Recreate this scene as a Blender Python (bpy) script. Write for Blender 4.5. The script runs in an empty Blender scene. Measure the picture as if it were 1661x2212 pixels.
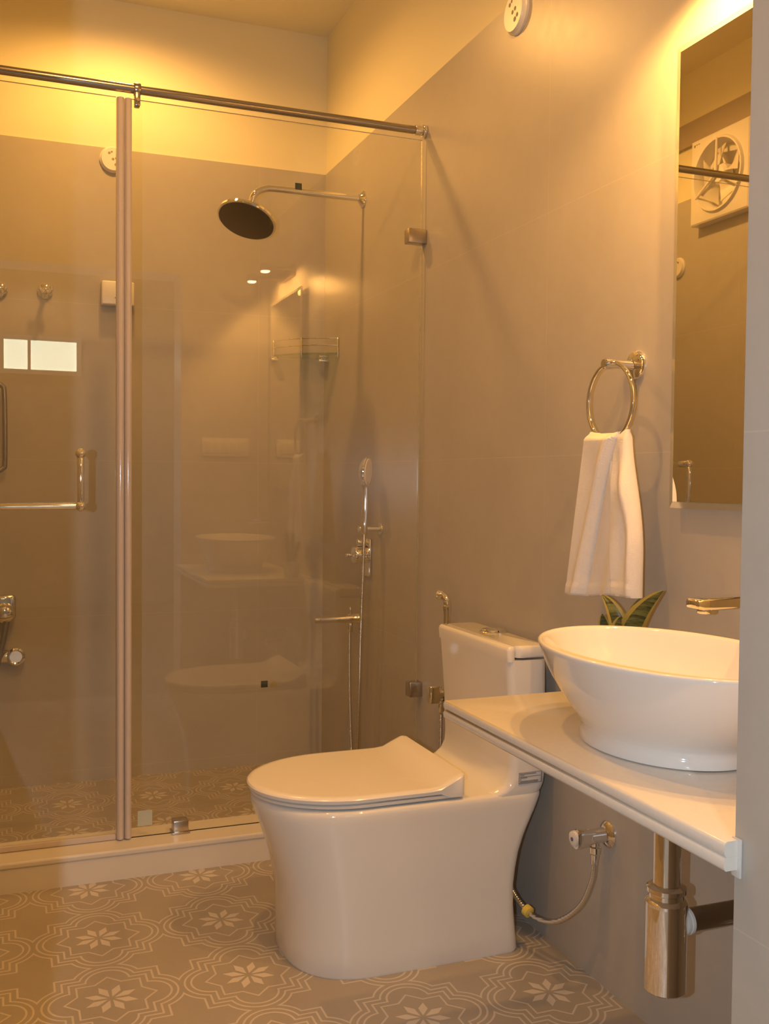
import bpy, bmesh, math, random
from mathutils import Vector, Matrix
random.seed(4)
PI = math.pi
S = bpy.context.scene
C = S.collection

# ---------------------------------------------------------------- camera
cd = bpy.data.cameras.new('camera'); cam = bpy.data.objects.new('camera', cd); C.objects.link(cam)
W, H, F = 1661.0, 2212.0, 2153.8
cd.sensor_fit = 'VERTICAL'; cd.sensor_height = 24.0; cd.lens = 24.0 * F / H
cd.clip_start = 0.02
yaw, pit, rol = 0.36782, -0.03321, 0.00926
fw = Vector((math.sin(yaw) * math.cos(pit), math.cos(yaw) * math.cos(pit), math.sin(pit)))
r0 = Vector((math.cos(yaw), -math.sin(yaw), 0)); u0 = r0.cross(fw)
rt = r0 * math.cos(rol) + u0 * math.sin(rol); up = u0 * math.cos(rol) - r0 * math.sin(rol)
cam.matrix_world = Matrix(((rt.x, up.x, -fw.x, 0), (rt.y, up.y, -fw.y, 0), (rt.z, up.z, -fw.z, 1.14), (0, 0, 0, 1)))
S.camera = cam
S.view_settings.view_transform = 'Standard'
S.view_settings.look = 'None'
S.view_settings.gamma = 1.0
S.view_settings.use_curve_mapping = False
S.view_settings.exposure = 0.28

# ---------------------------------------------------------------- world and lamps
wd = bpy.data.worlds.new('world'); S.world = wd; wd.use_nodes = True
wd.node_tree.nodes['Background'].inputs['Color'].default_value = (0.9, 0.95, 1.0, 1)
wd.node_tree.nodes['Background'].inputs['Strength'].default_value = 0.3
WARM = (1.0, 0.475, 0.11)
SHOWER_LAMP = (0.42, 3.50, 2.925)
MIRROR_LAMPS = ((1.115, 1.23, 2.035), (1.115, 1.487, 2.035))
def lamp(name, kind, loc, energy, col, rad, aim=None, size=None, blend=0.3):
    l = bpy.data.lights.new(name, kind); l.energy = energy; l.color = col; l.shadow_soft_size = rad
    if kind == 'SPOT': l.spot_size = math.radians(size); l.spot_blend = blend
    o = bpy.data.objects.new(name, l); C.objects.link(o); o.location = loc
    if aim: o.rotation_euler = Vector(aim).to_track_quat('-Z', 'Y').to_euler()
    return o
lamp('shower_ceiling_lamp', 'SPOT', SHOWER_LAMP, 36, WARM, 0.045, (0, 0, -1), 167, 0.6)
for p in MIRROR_LAMPS: lamp('mirror_lamp', 'SPOT', p, 18, WARM, 0.016, (0.57, 0, -0.82), 162, 0.35)
lamp('room_fill_lamp', 'SPOT', (0.30, 1.75, 2.93), 36, WARM, 0.035, (0, 0, -1), 150, 0.4)  # added fill with no visible source, evens out wall, toilet and shower
lamp('camera_flash', 'POINT', (-0.11, 0.0, 1.15), 35, (0.82, 0.93, 1.03), 0.006)   # the photographer's flash, left of the lens
lamp('hall_lamp', 'SPOT', (0.343, -2.7, 2.93), 18, (1.0, 0.74, 0.46), 0.05, (0, 0, -1), 150, 0.4)

# ---------------------------------------------------------------- materials
def mat(name, col, rough=0.5, metal=0.0, **k):
    m = bpy.data.materials.new(name); m.use_nodes = True
    b = m.node_tree.nodes['Principled BSDF']
    b.inputs['Base Color'].default_value = (*col, 1); b.inputs['Roughness'].default_value = rough
    b.inputs['Metallic'].default_value = metal
    for kk, v in k.items(): b.inputs[kk].default_value = v
    return m
class G:                                                     # tiny node-graph helper
    def __init__(s, m): s.t = m.node_tree; s.b = s.t.nodes.get('Principled BSDF')
    def n(s, kind, **k):
        nd = s.t.nodes.new(kind)
        for a, v in k.items(): setattr(nd, a, v)
        return nd
    def put(s, inp, v):
        if hasattr(v, 'is_output') or isinstance(v, bpy.types.NodeSocket): s.t.links.new(v, inp)
        else: inp.default_value = v
    def m(s, op, a, b=0.0, c=0.0):
        nd = s.n('ShaderNodeMath', operation=op)
        for i, v in enumerate((a, b, c)): s.put(nd.inputs[i], v)
        return nd.outputs[0]
    def mixc(s, f, a, b):
        nd = s.n('ShaderNodeMix', data_type='RGBA')
        s.put(nd.inputs[0], f); s.put(nd.inputs[6], a if not isinstance(a, tuple) else (*a, 1)); s.put(nd.inputs[7], b if not isinstance(b, tuple) else (*b, 1))
        return nd.outputs[2]
    def pos(s):
        g = s.n('ShaderNodeNewGeometry'); x = s.n('ShaderNodeSeparateXYZ'); s.t.links.new(g.outputs['Position'], x.inputs[0])
        return x.outputs, g
    def noise(s, scale, detail=3.0, src=None, rough=0.55):
        nd = s.n('ShaderNodeTexNoise'); nd.inputs['Scale'].default_value = scale; nd.inputs['Detail'].default_value = detail
        nd.inputs['Roughness'].default_value = rough
        if src is not None: s.t.links.new(src, nd.inputs['Vector'])
        return nd.outputs[0]

def tile_wall(name, hcoord, hoff):
    """large polished beige-grey 1200x600 wall tiles with hairline joints"""
    m = mat(name, (0.4, 0.35, 0.3), 0.25, **{'Specular IOR Level': 0.4}); g = G(m); (X, Y, Z), geo = g.pos()
    n1 = g.noise(3.2, 5, geo.outputs['Position']); n2 = g.noise(26, 4, geo.outputs['Position'])
    f = g.m('ADD', g.m('MULTIPLY', n1, 0.7), g.m('MULTIPLY', n2, 0.3))
    f = g.m('MULTIPLY_ADD', g.m('SUBTRACT', f, 0.5), 1.5, 0.5)
    col = g.mixc(f, (0.43, 0.405, 0.365), (0.52, 0.49, 0.445))
    zz = g.m('PINGPONG', Z, 0.3)                                # 0 at multiples of .6
    hl = g.m('LESS_THAN', zz, 0.0011)
    if hcoord:
        u = g.m('PINGPONG', g.m('SUBTRACT', {'x': X, 'y': Y}[hcoord], hoff - 12.0), 0.6)
        vl = g.m('LESS_THAN', u, 0.0010); ln = g.m('MAXIMUM', hl, vl)
    else: ln = hl
    col = g.mixc(g.m('MULTIPLY', ln, 0.5), col, (0.60, 0.53, 0.46))
    g.put(g.b.inputs['Base Color'], col)
    g.put(g.b.inputs['Roughness'], g.m('MULTIPLY_ADD', n2, 0.06, 0.30))
    bp = g.n('ShaderNodeBump'); bp.inputs['Strength'].default_value = 0.02; g.put(bp.inputs['Height'], n1)
    g.t.links.new(bp.outputs[0], g.b.inputs['Normal'])
    return m
M = {}
M['tile_y'] = tile_wall('wall_tile_right', 'y', 2.177)
M['tile_x'] = tile_wall('wall_tile_back', 'x', 0.985)
M['paint'] = mat('cream_paint', (0.86, 0.80, 0.56), 0.6)
g = G(M['paint']); (X, Y, Z), geo = g.pos(); nn = g.noise(60, 4, geo.outputs['Position'])
bp = g.n('ShaderNodeBump'); bp.inputs['Strength'].default_value = 0.04; g.put(bp.inputs['Height'], nn); g.t.links.new(bp.outputs[0], g.b.inputs['Normal'])
M['shade_band'] = mat('recess_shade_brown', (0.42, 0.36, 0.29), 0.5)  # brown tone stands in for shade above the fan
M['hall'] = mat('hall_paint', (0.55, 0.45, 0.34), 0.6)

def floor_tile():
    m = mat('patterned_floor_tile', (0.4, 0.3, 0.2), 0.38); g = G(m); (X, Y, Z), geo = g.pos()
    P = 0.305
    def cell(c, o):
        v = g.m('DIVIDE', g.m('SUBTRACT', c, o), P)
        return g.m('SUBTRACT', g.m('FRACT', g.m('ADD', v, 20.5)), 0.5)
    u, v = cell(X, 0.2225), cell(Y, 1.905)
    au, av = g.m('ABSOLUTE', u), g.m('ABSOLUTE', v)
    mx, mn = g.m('MAXIMUM', au, av), g.m('MINIMUM', au, av)
    lo = g.m('SUBTRACT', g.m('SQRT', g.m('ADD', g.m('POWER', g.m('SUBTRACT', mx, 0.27), 2.0), g.m('POWER', mn, 2.0))), 0.157)
    sq = g.m('SUBTRACT', mx, 0.277)
    d = g.m('MINIMUM', lo, sq)
    def line(dd, off, w): return g.m('SMOOTH_MIN', 1.0, g.m('MAXIMUM', g.m('DIVIDE', g.m('SUBTRACT', w, g.m('ABSOLUTE', g.m('SUBTRACT', dd, off))), 0.003), 0.0), 0.0)
    L = [line(d, 0.0, 0.009), line(d, 0.047, 0.009), line(d, 0.096, 0.009)]
    st = g.m('MINIMUM', sq_s := g.m('SUBTRACT', mx, 0.227), g.m('SUBTRACT', g.m('MULTIPLY', g.m('ADD', au, av), 0.70711), 0.227))
    L.append(line(st, 0.0, 0.0085))
    # eight petals
    r = g.m('SQRT', g.m('ADD', g.m('POWER', u, 2.0), g.m('POWER', v, 2.0)))
    th = g.m('ADD', g.m('ARCTAN2', v, u), 20 * PI)
    ph = g.m('SUBTRACT', g.m('MODULO', th, PI / 4), PI / 8)
    p = g.m('MULTIPLY', r, g.m('COSINE', ph)); q = g.m('ABSOLUTE', g.m('MULTIPLY', r, g.m('SINE', ph)))
    w = g.m('MINIMUM', g.m('MULTIPLY', g.m('SUBTRACT', p, 0.02), 0.36), g.m('MULTIPLY', g.m('SUBTRACT', 0.20, p), 0.43))
    pet = g.m('MINIMUM', g.m('MAXIMUM', g.m('DIVIDE', g.m('SUBTRACT', w, q), 0.004), 0.0), 1.0)
    ln = L[0]
    for l in L[1:]: ln = g.m('MAXIMUM', ln, l)
    mask = g.m('MINIMUM', g.m('MAXIMUM', g.m('MULTIPLY', ln, 0.85), pet), 1.0)
    n1 = g.noise(5, 5, geo.outputs['Position']); n2 = g.noise(90, 3, geo.outputs['Position'])
    base = g.mixc(g.m('ADD', g.m('MULTIPLY', n1, 0.7), g.m('MULTIPLY', n2, 0.3)), (0.345, 0.305, 0.255), (0.455, 0.405, 0.345))
    col = g.mixc(mask, base, (0.66, 0.60, 0.53))
    g.put(g.b.inputs['Base Color'], col)
    return m
M['floor'] = floor_tile()
M['hall_floor'] = mat('hall_floor_tile', (0.30, 0.25, 0.2), 0.35)
M['ceramic'] = mat('white_glazed_ceramic', (0.83, 0.815, 0.79), 0.07, **{'Coat Weight': 0.3, 'Coat Roughness': 0.03})
M['plastic'] = mat('white_seat_plastic', (0.83, 0.805, 0.775), 0.16)
M['stone'] = mat('cream_quartz_top', (0.80, 0.765, 0.70), 0.14)
g = G(M['stone']); (X, Y, Z), geo = g.pos()
g.put(g.b.inputs['Base Color'], g.mixc(g.noise(140, 2, geo.outputs['Position']), (0.76, 0.73, 0.67), (0.83, 0.79, 0.73)))
M['curb'] = mat('cream_threshold_stone', (0.74, 0.70, 0.64), 0.25)
M['chrome'] = mat('polished_chrome', (0.86, 0.85, 0.83), 0.035, 1.0)
M['dchrome'] = mat('satin_dark_chrome', (0.42, 0.39, 0.36), 0.22, 1.0)
M['nickel'] = mat('brushed_clamp_steel', (0.55, 0.50, 0.45), 0.28, 1.0)
M['rubber'] = mat('dark_rubber_nozzles', (0.045, 0.033, 0.028), 0.55)
M['shell'] = mat('pale_nozzle_plate', (0.82, 0.74, 0.62), 0.35)
M['white'] = mat('white_plastic', (0.80, 0.77, 0.72), 0.3)
M['white2'] = mat('offwhite_plastic', (0.72, 0.68, 0.6), 0.35)
M['dark'] = mat('dark_hole', (0.05, 0.04, 0.035), 0.7)
M['greydot'] = mat('grey_knockout', (0.30, 0.24, 0.18), 0.6)
M['yellow'] = mat('yellow_nut_plastic', (0.80, 0.62, 0.12), 0.4)
M['blue'] = mat('blue_dot_plastic', (0.10, 0.11, 0.32), 0.4)
M['ink'] = mat('dark_ink', (0.26, 0.22, 0.20), 0.6)
M['sticker'] = mat('grey_white_sticker', (0.52, 0.56, 0.50), 0.5)
M['gsticker'] = mat('dark_green_sticker', (0.012, 0.03, 0.022), 0.4)
M['seal'] = mat('milky_seal_vinyl', (0.64, 0.565, 0.52), 0.10)
M['caulk'] = mat('white_silicone_caulk', (0.66, 0.64, 0.62), 0.4)
M['towel'] = mat('white_terry_cloth', (0.80, 0.765, 0.735), 0.95)
g = G(M['towel']); tc = g.n('ShaderNodeTexCoord'); nz = g.noise(420, 3, tc.outputs['Object']); nz2 = g.noise(60, 2, tc.outputs['Object'])
bp = g.n('ShaderNodeBump'); bp.inputs['Strength'].default_value = 0.35; bp.inputs['Distance'].default_value = 0.002
g.put(bp.inputs['Height'], g.m('ADD', nz, nz2)); g.t.links.new(bp.outputs[0], g.b.inputs['Normal'])
M['leaf'] = mat('dark_leaf_green', (0.07, 0.11, 0.05), 0.35)
g = G(M['leaf']); tc = g.n('ShaderNodeTexCoord'); mp = g.n('ShaderNodeMapping'); mp.inputs['Scale'].default_value = (20, 20, 130)
g.t.links.new(tc.outputs['Object'], mp.inputs[0]); nz = g.noise(1.0, 3, mp.outputs[0])
g.put(g.b.inputs['Base Color'], g.mixc(g.m('MULTIPLY_ADD', g.m('SUBTRACT', nz, 0.5), 4.0, 0.5), (0.06, 0.085, 0.04), (0.30, 0.33, 0.13)))
M['leaf_edge'] = mat('yellow_leaf_margin', (0.60, 0.53, 0.17), 0.4)
M['pot'] = mat('white_pot', (0.75, 0.72, 0.68), 0.35)
M['soil'] = mat('soil', (0.06, 0.045, 0.03), 0.9)
M['mirror'] = mat('mirror_silver', (0.92, 0.90, 0.82), 0.01, 1.0)
M['mirror_edge'] = mat('mirror_bevel_edge', (0.62, 0.60, 0.50), 0.12, 0.6)
M['lampbody'] = mat('brown_lamp_body', (0.22, 0.16, 0.11), 0.3, 0.6)

def braid(name):
    m = mat(name, (0.75, 0.73, 0.70), 0.2, 1.0); g = G(m); tc = g.n('ShaderNodeTexCoord'); sp = g.n('ShaderNodeSeparateXYZ')
    g.t.links.new(tc.outputs['Object'], sp.inputs[0])
    wv = g.m('SINE', g.m('MULTIPLY', g.m('ADD', sp.outputs[2], g.m('MULTIPLY', sp.outputs[1], 0.3)), 1400.0))
    bp = g.n('ShaderNodeBump'); bp.inputs['Strength'].default_value = 0.3; bp.inputs['Distance'].default_value = 0.001
    g.put(bp.inputs['Height'], wv); g.t.links.new(bp.outputs[0], g.b.inputs['Normal'])
    return m
M['braid'] = braid('braided_steel_hose')

def glass(name, tint, f0):
    m = bpy.data.materials.new(name); m.use_nodes = True; t = m.node_tree; t.nodes.remove(t.nodes['Principled BSDF']); g = G(m)
    lw = g.n('ShaderNodeLayerWeight'); lw.inputs['Blend'].default_value = 0.5
    fr = g.m('MULTIPLY_ADD', g.m('POWER', lw.outputs['Facing'], 5.0), 1.0 - f0, f0)
    tr = g.n('ShaderNodeBsdfTransparent'); tr.inputs[0].default_value = (*tint, 1)
    gl = g.n('ShaderNodeBsdfGlossy'); gl.inputs['Roughness'].default_value = 0.0; gl.inputs['Color'].default_value = (1, 1, 1, 1)
    mx = g.n('ShaderNodeMixShader'); t.links.new(fr, mx.inputs[0]); t.links.new(tr.outputs[0], mx.inputs[1]); t.links.new(gl.outputs[0], mx.inputs[2])
    t.links.new(mx.outputs[0], t.nodes['Material Output'].inputs[0])
    return m
M['glass'] = glass('clear_shower_glass', (0.988, 0.990, 0.978), 0.05)
M['shelfglass'] = glass('green_shelf_glass', (0.80, 0.88, 0.82), 0.06)
M['edge'] = mat('polished_glass_edge', (0.40, 0.42, 0.30), 0.1, **{'Transmission Weight': 0.6})
def emit(name, col, st):
    m = bpy.data.materials.new(name); m.use_nodes = True; b = m.node_tree.nodes['Principled BSDF']
    b.inputs['Base Color'].default_value = (*col, 1); b.inputs['Emission Color'].default_value = (*col, 1); b.inputs['Emission Strength'].default_value = st
    return m
M['bulb'] = emit('lit_lamp_lens', (1.0, 0.72, 0.38), 18.0)
M['hallbulb'] = emit('lit_hall_lens', (1.0, 0.75, 0.45), 30.0)
M['pane'] = emit('daylit_frosted_pane', (0.95, 0.97, 0.72), 5.2)

# ---------------------------------------------------------------- mesh helpers (world coordinates)
def nb(): return bmesh.new()
def box(bm, lo, hi, bev=0.0, seg=2):
    r = bmesh.ops.create_cube(bm, size=1.0)
    vs = r['verts']
    for v in vs: v.co = Vector([lo[i] + (v.co[i] + 0.5) * (hi[i] - lo[i]) for i in range(3)])
    if bev > 0:
        es = list({e for v in vs for e in v.link_edges})
        bmesh.ops.bevel(bm, geom=es, offset=bev, segments=seg, affect='EDGES', profile=0.5)
    return bm
def frame_of(d):
    d = Vector(d).normalized(); a = Vector((0, 0, 1)) if abs(d.z) < 0.9 else Vector((1, 0, 0))
    x = d.cross(a).normalized(); return x, d.cross(x).normalized(), d
def loft(bm, rings, cap0=True, cap1=True, closed=True):
    vr = [[bm.verts.new(p) for p in r] for r in rings]
    n = len(vr[0])
    for a, b in zip(vr, vr[1:]):
        for i in range(n if closed else n - 1):
            j = (i + 1) % n
            try: bm.faces.new((a[i], a[j], b[j], b[i]))
            except ValueError: pass
    if cap0: bm.faces.new(list(reversed(vr[0])))
    if cap1: bm.faces.new(vr[-1])
    return vr
def lathe(bm, prof, o, axis=(0, 0, 1), n=40, cap0=True, cap1=True):
    x, y, d = frame_of(axis); o = Vector(o)
    loft(bm, [[o + d * t + (x * math.cos(2 * PI * k / n) + y * math.sin(2 * PI * k / n)) * max(r, 1e-5) for k in range(n)] for r, t in prof], cap0, cap1)
    return bm
def cyl(bm, p0, p1, r, n=32, bev=0.0):
    p0, p1 = Vector(p0), Vector(p1); L = (p1 - p0).length
    pr = [(r, 0), (r, L)] if bev <= 0 else [(r - bev, 0), (r - bev * .3, bev * .3), (r, bev), (r, L - bev), (r - bev * .3, L - bev * .3), (r - bev, L)]
    return lathe(bm, pr, p0, p1 - p0, n)
def spline(pts, k=10):
    pts = [Vector(p) for p in pts]; out = []
    for i in range(len(pts) - 1):
        p0, p1, p2, p3 = pts[max(i - 1, 0)], pts[i], pts[i + 1], pts[min(i + 2, len(pts) - 1)]
        for j in range(k):
            t = j / k
            out.append(0.5 * ((2 * p1) + (p2 - p0) * t + (2 * p0 - 5 * p1 + 4 * p2 - p3) * t * t + (3 * p1 - p0 - 3 * p2 + p3) * t ** 3))
    return out + [pts[-1]]
def tube(bm, pts, r, n=16, closed=False):
    pts = [Vector(p) for p in pts]; m = len(pts); rings = []
    T = [((pts[(i + 1) % m] - pts[i - 1]) if closed else (pts[min(i + 1, m - 1)] - pts[max(i - 1, 0)])).normalized() for i in range(m)]
    x, y, _ = frame_of(T[0])
    for i in range(m):
        x = (x - T[i] * x.dot(T[i])).normalized(); y = T[i].cross(x)
        rr = r[i] if isinstance(r, (list, tuple)) else r
        rings.append([pts[i] + (x * math.cos(2 * PI * k / n) + y * math.sin(2 * PI * k / n)) * rr for k in range(n)])
    if closed: loft(bm, rings + [rings[0]], False, False); bmesh.ops.remove_doubles(bm, verts=bm.verts[:], dist=1e-6)
    else: loft(bm, rings)
    return bm
def ball(bm, c, r, sx=1, sy=1, sz=1):
    res = bmesh.ops.create_uvsphere(bm, u_segments=24, v_segments=14, radius=r)
    for v in res['verts']: v.co = Vector((v.co.x * sx, v.co.y * sy, v.co.z * sz)) + Vector(c)
    return bm
def prism(bm, poly, axis, a, b, bev=0.0):
    """poly: 2-D points in the two other axes, extruded along axis"""
    def P(p, t): return {'z': (p[0], p[1], t), 'x': (t, p[0], p[1]), 'y': (p[0], t, p[1])}[axis]
    vs = loft(bm, [[P(p, a) for p in poly], [P(p, b) for p in poly]])
    if bev > 0:
        vv = [v for r in vs for v in r]
        es = [e for e in {e for v in vv for e in v.link_edges} if True]
        bmesh.ops.bevel(bm, geom=es, offset=bev, segments=2, affect='EDGES', profile=0.5)
    return bm
def obj(name, bm, m, parent=None, flat=False, angle=35):
    bmesh.ops.recalc_face_normals(bm, faces=bm.faces[:])
    root = parent
    while root is not None and root.parent is not None: root = root.parent
    if root is not None: bmesh.ops.translate(bm, verts=bm.verts[:], vec=-Vector(root.location))
    me = bpy.data.meshes.new(name); bm.to_mesh(me); bm.free()
    for mm in (m if isinstance(m, (list, tuple)) else [m]): me.materials.append(M[mm])
    if not flat:
        me.polygons.foreach_set('use_smooth', [True] * len(me.polygons)); me.set_sharp_from_angle(angle=math.radians(angle))
    o = bpy.data.objects.new(name, me); C.objects.link(o)
    if parent is not None: o.parent = parent
    return o
def tag(o, label, cat, group=None):
    o['label'] = label; o['category'] = cat
    if group: o['group'] = group
    return o
def thing(name, label, cat, loc, group=None):
    o = bpy.data.objects.new(name, None); C.objects.link(o); o.location = loc; o.empty_display_size = 0.05
    return tag(o, label, cat, group)
def struct(name, bm, m, parent=None):
    o = obj(name, bm, m, parent, flat=True)
    if parent is None: o['kind'] = 'structure'
    return o
def faces_mat(bm, fn, idx):
    bmesh.ops.recalc_face_normals(bm, faces=bm.faces[:])
    for f in bm.faces:
        if fn(f): f.material_index = idx

# ---------------------------------------------------------------- the room
XR, XL, YB, YF, ZC, ZT = 1.265, -0.40, 4.0, 0.960, 2.965, 2.40     # faces of the tiled walls, tile top
SF = -0.045                                                       # sunken shower floor
CUR0, CUR1, CURZ = 2.864, 3.03, 0.086
b = nb(); box(b, (XL - .1, 0.60, -0.12), (XR + .11, CUR0 + .02, 0.0)); struct('floor', b, 'floor')
b = nb(); box(b, (XL - .1, CUR1 - .02, -0.16), (XR + .11, YB + .11, SF)); struct('floor_shower', b, 'floor')
b = nb(); box(b, (XL - .1, 0.75, ZC), (XR + .11, YB + .11, ZC + .1)); struct('ceiling', b, 'paint')
def wall(name, tile_lo, tile_hi, paint_lo, paint_hi, tm):
    b = nb(); box(b, tile_lo, tile_hi); n0 = len(b.faces); box(b, paint_lo, paint_hi)
    b.faces.ensure_lookup_table()
    for f in b.faces[n0:]: f.material_index = 1
    return struct(name, b, [tm, 'paint'])
wall('wall_right', (XR, .75, -.16), (XR + .11, YB + .11, ZT), (XR + .006, .75, ZT), (XR + .11, YB + .11, ZC), 'tile_y')
wall('wall_back', (XL - .1, YB, -.16), (XR, YB + .11, ZT), (XL - .1, YB + .006, ZT), (XR + .006, YB + .11, ZC), 'tile_x')
wall('wall_left', (XL - .1, .95, -.16), (XL, YB, ZT), (XL - .1, .95, ZT), (XL - .006, YB + .006, ZC), 'tile_y')
# door wall with the opening the photograph is taken through
XJ0, XJ1, ZL = -0.04, 0.829, 2.13
b = nb()
box(b, (XJ1, .75, -.05), (XR + .11, YF, ZC)); box(b, (-1.6, .75, -.05), (XJ0, YF, ZC)); box(b, (XJ0, .75, ZL), (XJ1, YF, ZC))
struct('wall_front', b, 'tile_y')
b = nb(); box(b, (XL + .001, CUR0, -.05), (XR - .001, CUR1, CURZ - .018)); box(b, (XL + .001, CUR0 - .004, CURZ - .018), (XR - .001, CUR1 + .004, CURZ), .005)
struct('trim_1', b, 'curb')
b = nb(); box(b, (XL - .001, 2.98, 2.63), (XL + .012, YB - .001, 2.735)); struct('trim_recess_shade', b, 'shade_band')  # dark strip imitating the shaded top of the fan recess
# room behind the photographer (seen only as a reflection in the shower glass)
HY = -3.2
b = nb(); box(b, (-1.6, HY - .1, -.06), (2.2, .75, -.002)); struct('floor_hall', b, 'hall_floor')
b = nb(); box(b, (-1.6, HY - .1, 2.965), (2.2, .75, 3.06)); struct('ceiling_hall', b, 'hall')
b = nb(); box(b, (-1.7, HY - .1, 0), (-1.6, .95, 2.97)); struct('wall_hall_left', b, 'hall')
b = nb(); box(b, (2.2, HY - .1, 0), (2.3, .85, 2.97)); box(b, (XR + .11, .75, 0), (2.2, .85, 2.97)); struct('wall_hall_right', b, 'hall')
b = nb(); box(b, (-1.6, HY - .1, 0), (2.2, HY, 2.97)); struct('wall_hall_back', b, 'hall')
wx0, wx1, wz0, wz1 = 0.03, 0.62, 2.045, 2.295
b = nb()
for lo, hi in (((wx0 - .04, wz0 - .04), (wx1 + .04, wz0)), ((wx0 - .04, wz1), (wx1 + .04, wz1 + .04)), ((wx0 - .04, wz0), (wx0, wz1)), ((wx1, wz0), (wx1 + .04, wz1)), ((wx0 + .19, wz0), (wx0 + .215, wz1))):
    box(b, (lo[0], HY, lo[1]), (hi[0], HY + .04, hi[1]), .003)
wn = struct('window_1', b, 'white'); b = nb(); box(b, (wx0, HY + .005, wz0), (wx1, HY + .012, wz1)); struct('pane', b, 'pane', wn)

# ---------------------------------------------------------------- toilet
CY = 2.297
def dshape(xf, xb, w, a, cy=CY, ex=2.0, rb=0.03, nf=36):
    """D-shaped outline: rounded front towards -x, straight sides, rounded back corners"""
    pts = []; xc = xf + a
    for k in range(nf + 1):
        t = PI / 2 + PI * k / nf                                  # from +y side round the front to -y side
        cs, sn = math.cos(t), math.sin(t)
        pts.append((xc + a * math.copysign(abs(cs) ** (2 / ex), cs), cy + w * math.copysign(abs(sn) ** (2 / ex), sn)))
    for k in range(1, 9): pts.append((xc + (xb - rb - xc) * k / 9, cy - w))
    for k in range(7): t = -PI / 2 + PI / 2 * k / 6; pts.append((xb - rb + rb * math.cos(t), cy - w + rb + rb * math.sin(t)))
    for k in range(7): t = PI / 2 * k / 6; pts.append((xb - rb + rb * math.cos(t), cy + w - rb + rb * math.sin(t)))
    for k in range(1, 9): pts.append((xb - rb + (xc - xb + rb) * k / 9, cy + w))
    return pts
def rrect(x0, x1, y0, y1, r, k=6):
    out = []
    for cx, cy, a in ((x1 - r, y1 - r, 0), (x0 + r, y1 - r, PI / 2), (x0 + r, y0 + r, PI), (x1 - r, y0 + r, 1.5 * PI)):
        for i in range(k + 1): t = a + PI / 2 * i / k; out.append((cx + r * math.cos(t), cy + r * math.sin(t)))
    return out
def z3(pts, z): return [(p[0], p[1], z) for p in pts]
toilet = thing('toilet', 'white one-piece skirted toilet with closed lid beside the vanity counter', 'toilet', (0.9, CY, 0.0))
b = nb()
sec = [(0.0, .627, 1.171, .198, .19, 2.5), (0.006, .625, 1.173, .2, .19, 2.5), (0.05, .626, 1.168, .199, .19, 2.5), (0.11, .624, 1.163, .198, .19, 2.45), (0.16, .619, 1.163, .197, .19, 2.4), (0.20, .612, 1.168, .197, .195, 2.35),
       (0.24, .602, 1.176, .197, .2, 2.3), (0.28, .589, 1.190, .197, .205, 2.2), (0.31, .578, 1.204, .197, .21, 2.15), (0.34, .566, 1.218, .198, .22, 2.1), (0.36, .558, 1.226, .199, .225, 2.05),
       (0.374, .554, 1.231, .199, .228, 2.0), (0.381, .556, 1.232, .1975, .228, 2.0), (0.386, .562, 1.232, .193, .226, 2.0), (0.387, .58, 1.232, .18, .22, 2.0)]
loft(b, [z3(dshape(xf, xb, w, a, CY, ex), z) for z, xf, xb, w, a, ex in sec])
tk = [(0.35, 1.05, 1.23, .19, .04), (0.384, 1.085, 1.234, .197, .035), (0.392, 1.108, 1.236, .199, .03), (0.405, 1.127, 1.238, .2, .025), (0.425, 1.139, 1.239, .201, .022), (0.45, 1.142, 1.239, .202, .02), (0.56, 1.138, 1.237, .203, .02), (0.65, 1.131, 1.235, .204, .02), (0.709, 1.126, 1.233, .205, .02)]
loft(b, [z3(rrect(x0, x1, CY - w, CY + w, r), z) for z, x0, x1, w, r in tk])
loft(b, [z3(rrect(x0, x1, CY - w, CY + w, r), z) for z, x0, x1, w, r in ((.706, 1.126, 1.146, .205, .0095), (.732, 1.1245, 1.146, .205, .0095), (.739, 1.127, 1.146, .2035, .0085), (.742, 1.132, 1.145, .2, .006))])
obj('body', b, 'ceramic', toilet, angle=50)
b = nb()
loft(b, [z3(rrect(x0, x1, CY - w, CY + w, r), z) for z, x0, x1, w, r in ((.7145, 1.1475, 1.238, .203, .018), (.718, 1.1475, 1.241, .2055, .02), (.734, 1.1475, 1.241, .2055, .02), (.740, 1.1475, 1.238, .203, .018), (.7425, 1.1475, 1.233, .199, .015))])
obj('tank_lid', b, 'ceramic', toilet)
# seat ring and lid
b = nb()
loft(b, [z3(dshape(xf, 1.0, w, a, CY, 2.0, .02), z) for z, xf, w, a in ((.3905, .560, .187, .226), (.393, .553, .193, .229), (.3985, .552, .194, .229), (.4005, .556, .19, .228))])
obj('seat', b, 'plastic', toilet)
b = nb()
def sst0(a, c, x): t = min(max((x - a) / (c - a), 0), 1); return t * t * (3 - 2 * t)
rings = []
for z, xf, w, a in ((.4025, .556, .189, .229), (.4045, .5475, .1955, .2305), (.4125, .546, .197, .231), (.4165, .549, .194, .231), (.4185, .558, .186, .228)):
    ring = []
    for x, y in dshape(xf, 1.022, w, a, CY, 2.0, .012):
        lift = 0.0
        if z < .41: lift = -.0105 * sst0(.972, .984, x)
        if z > .41:
            t = min(max((x - .945) / .075, 0), 1); lift = .027 * (t * t * (3 - 2 * t))
        ring.append((x, y, z + lift))
    rings.append(ring)
vr = loft(b, rings, True, False)
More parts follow.
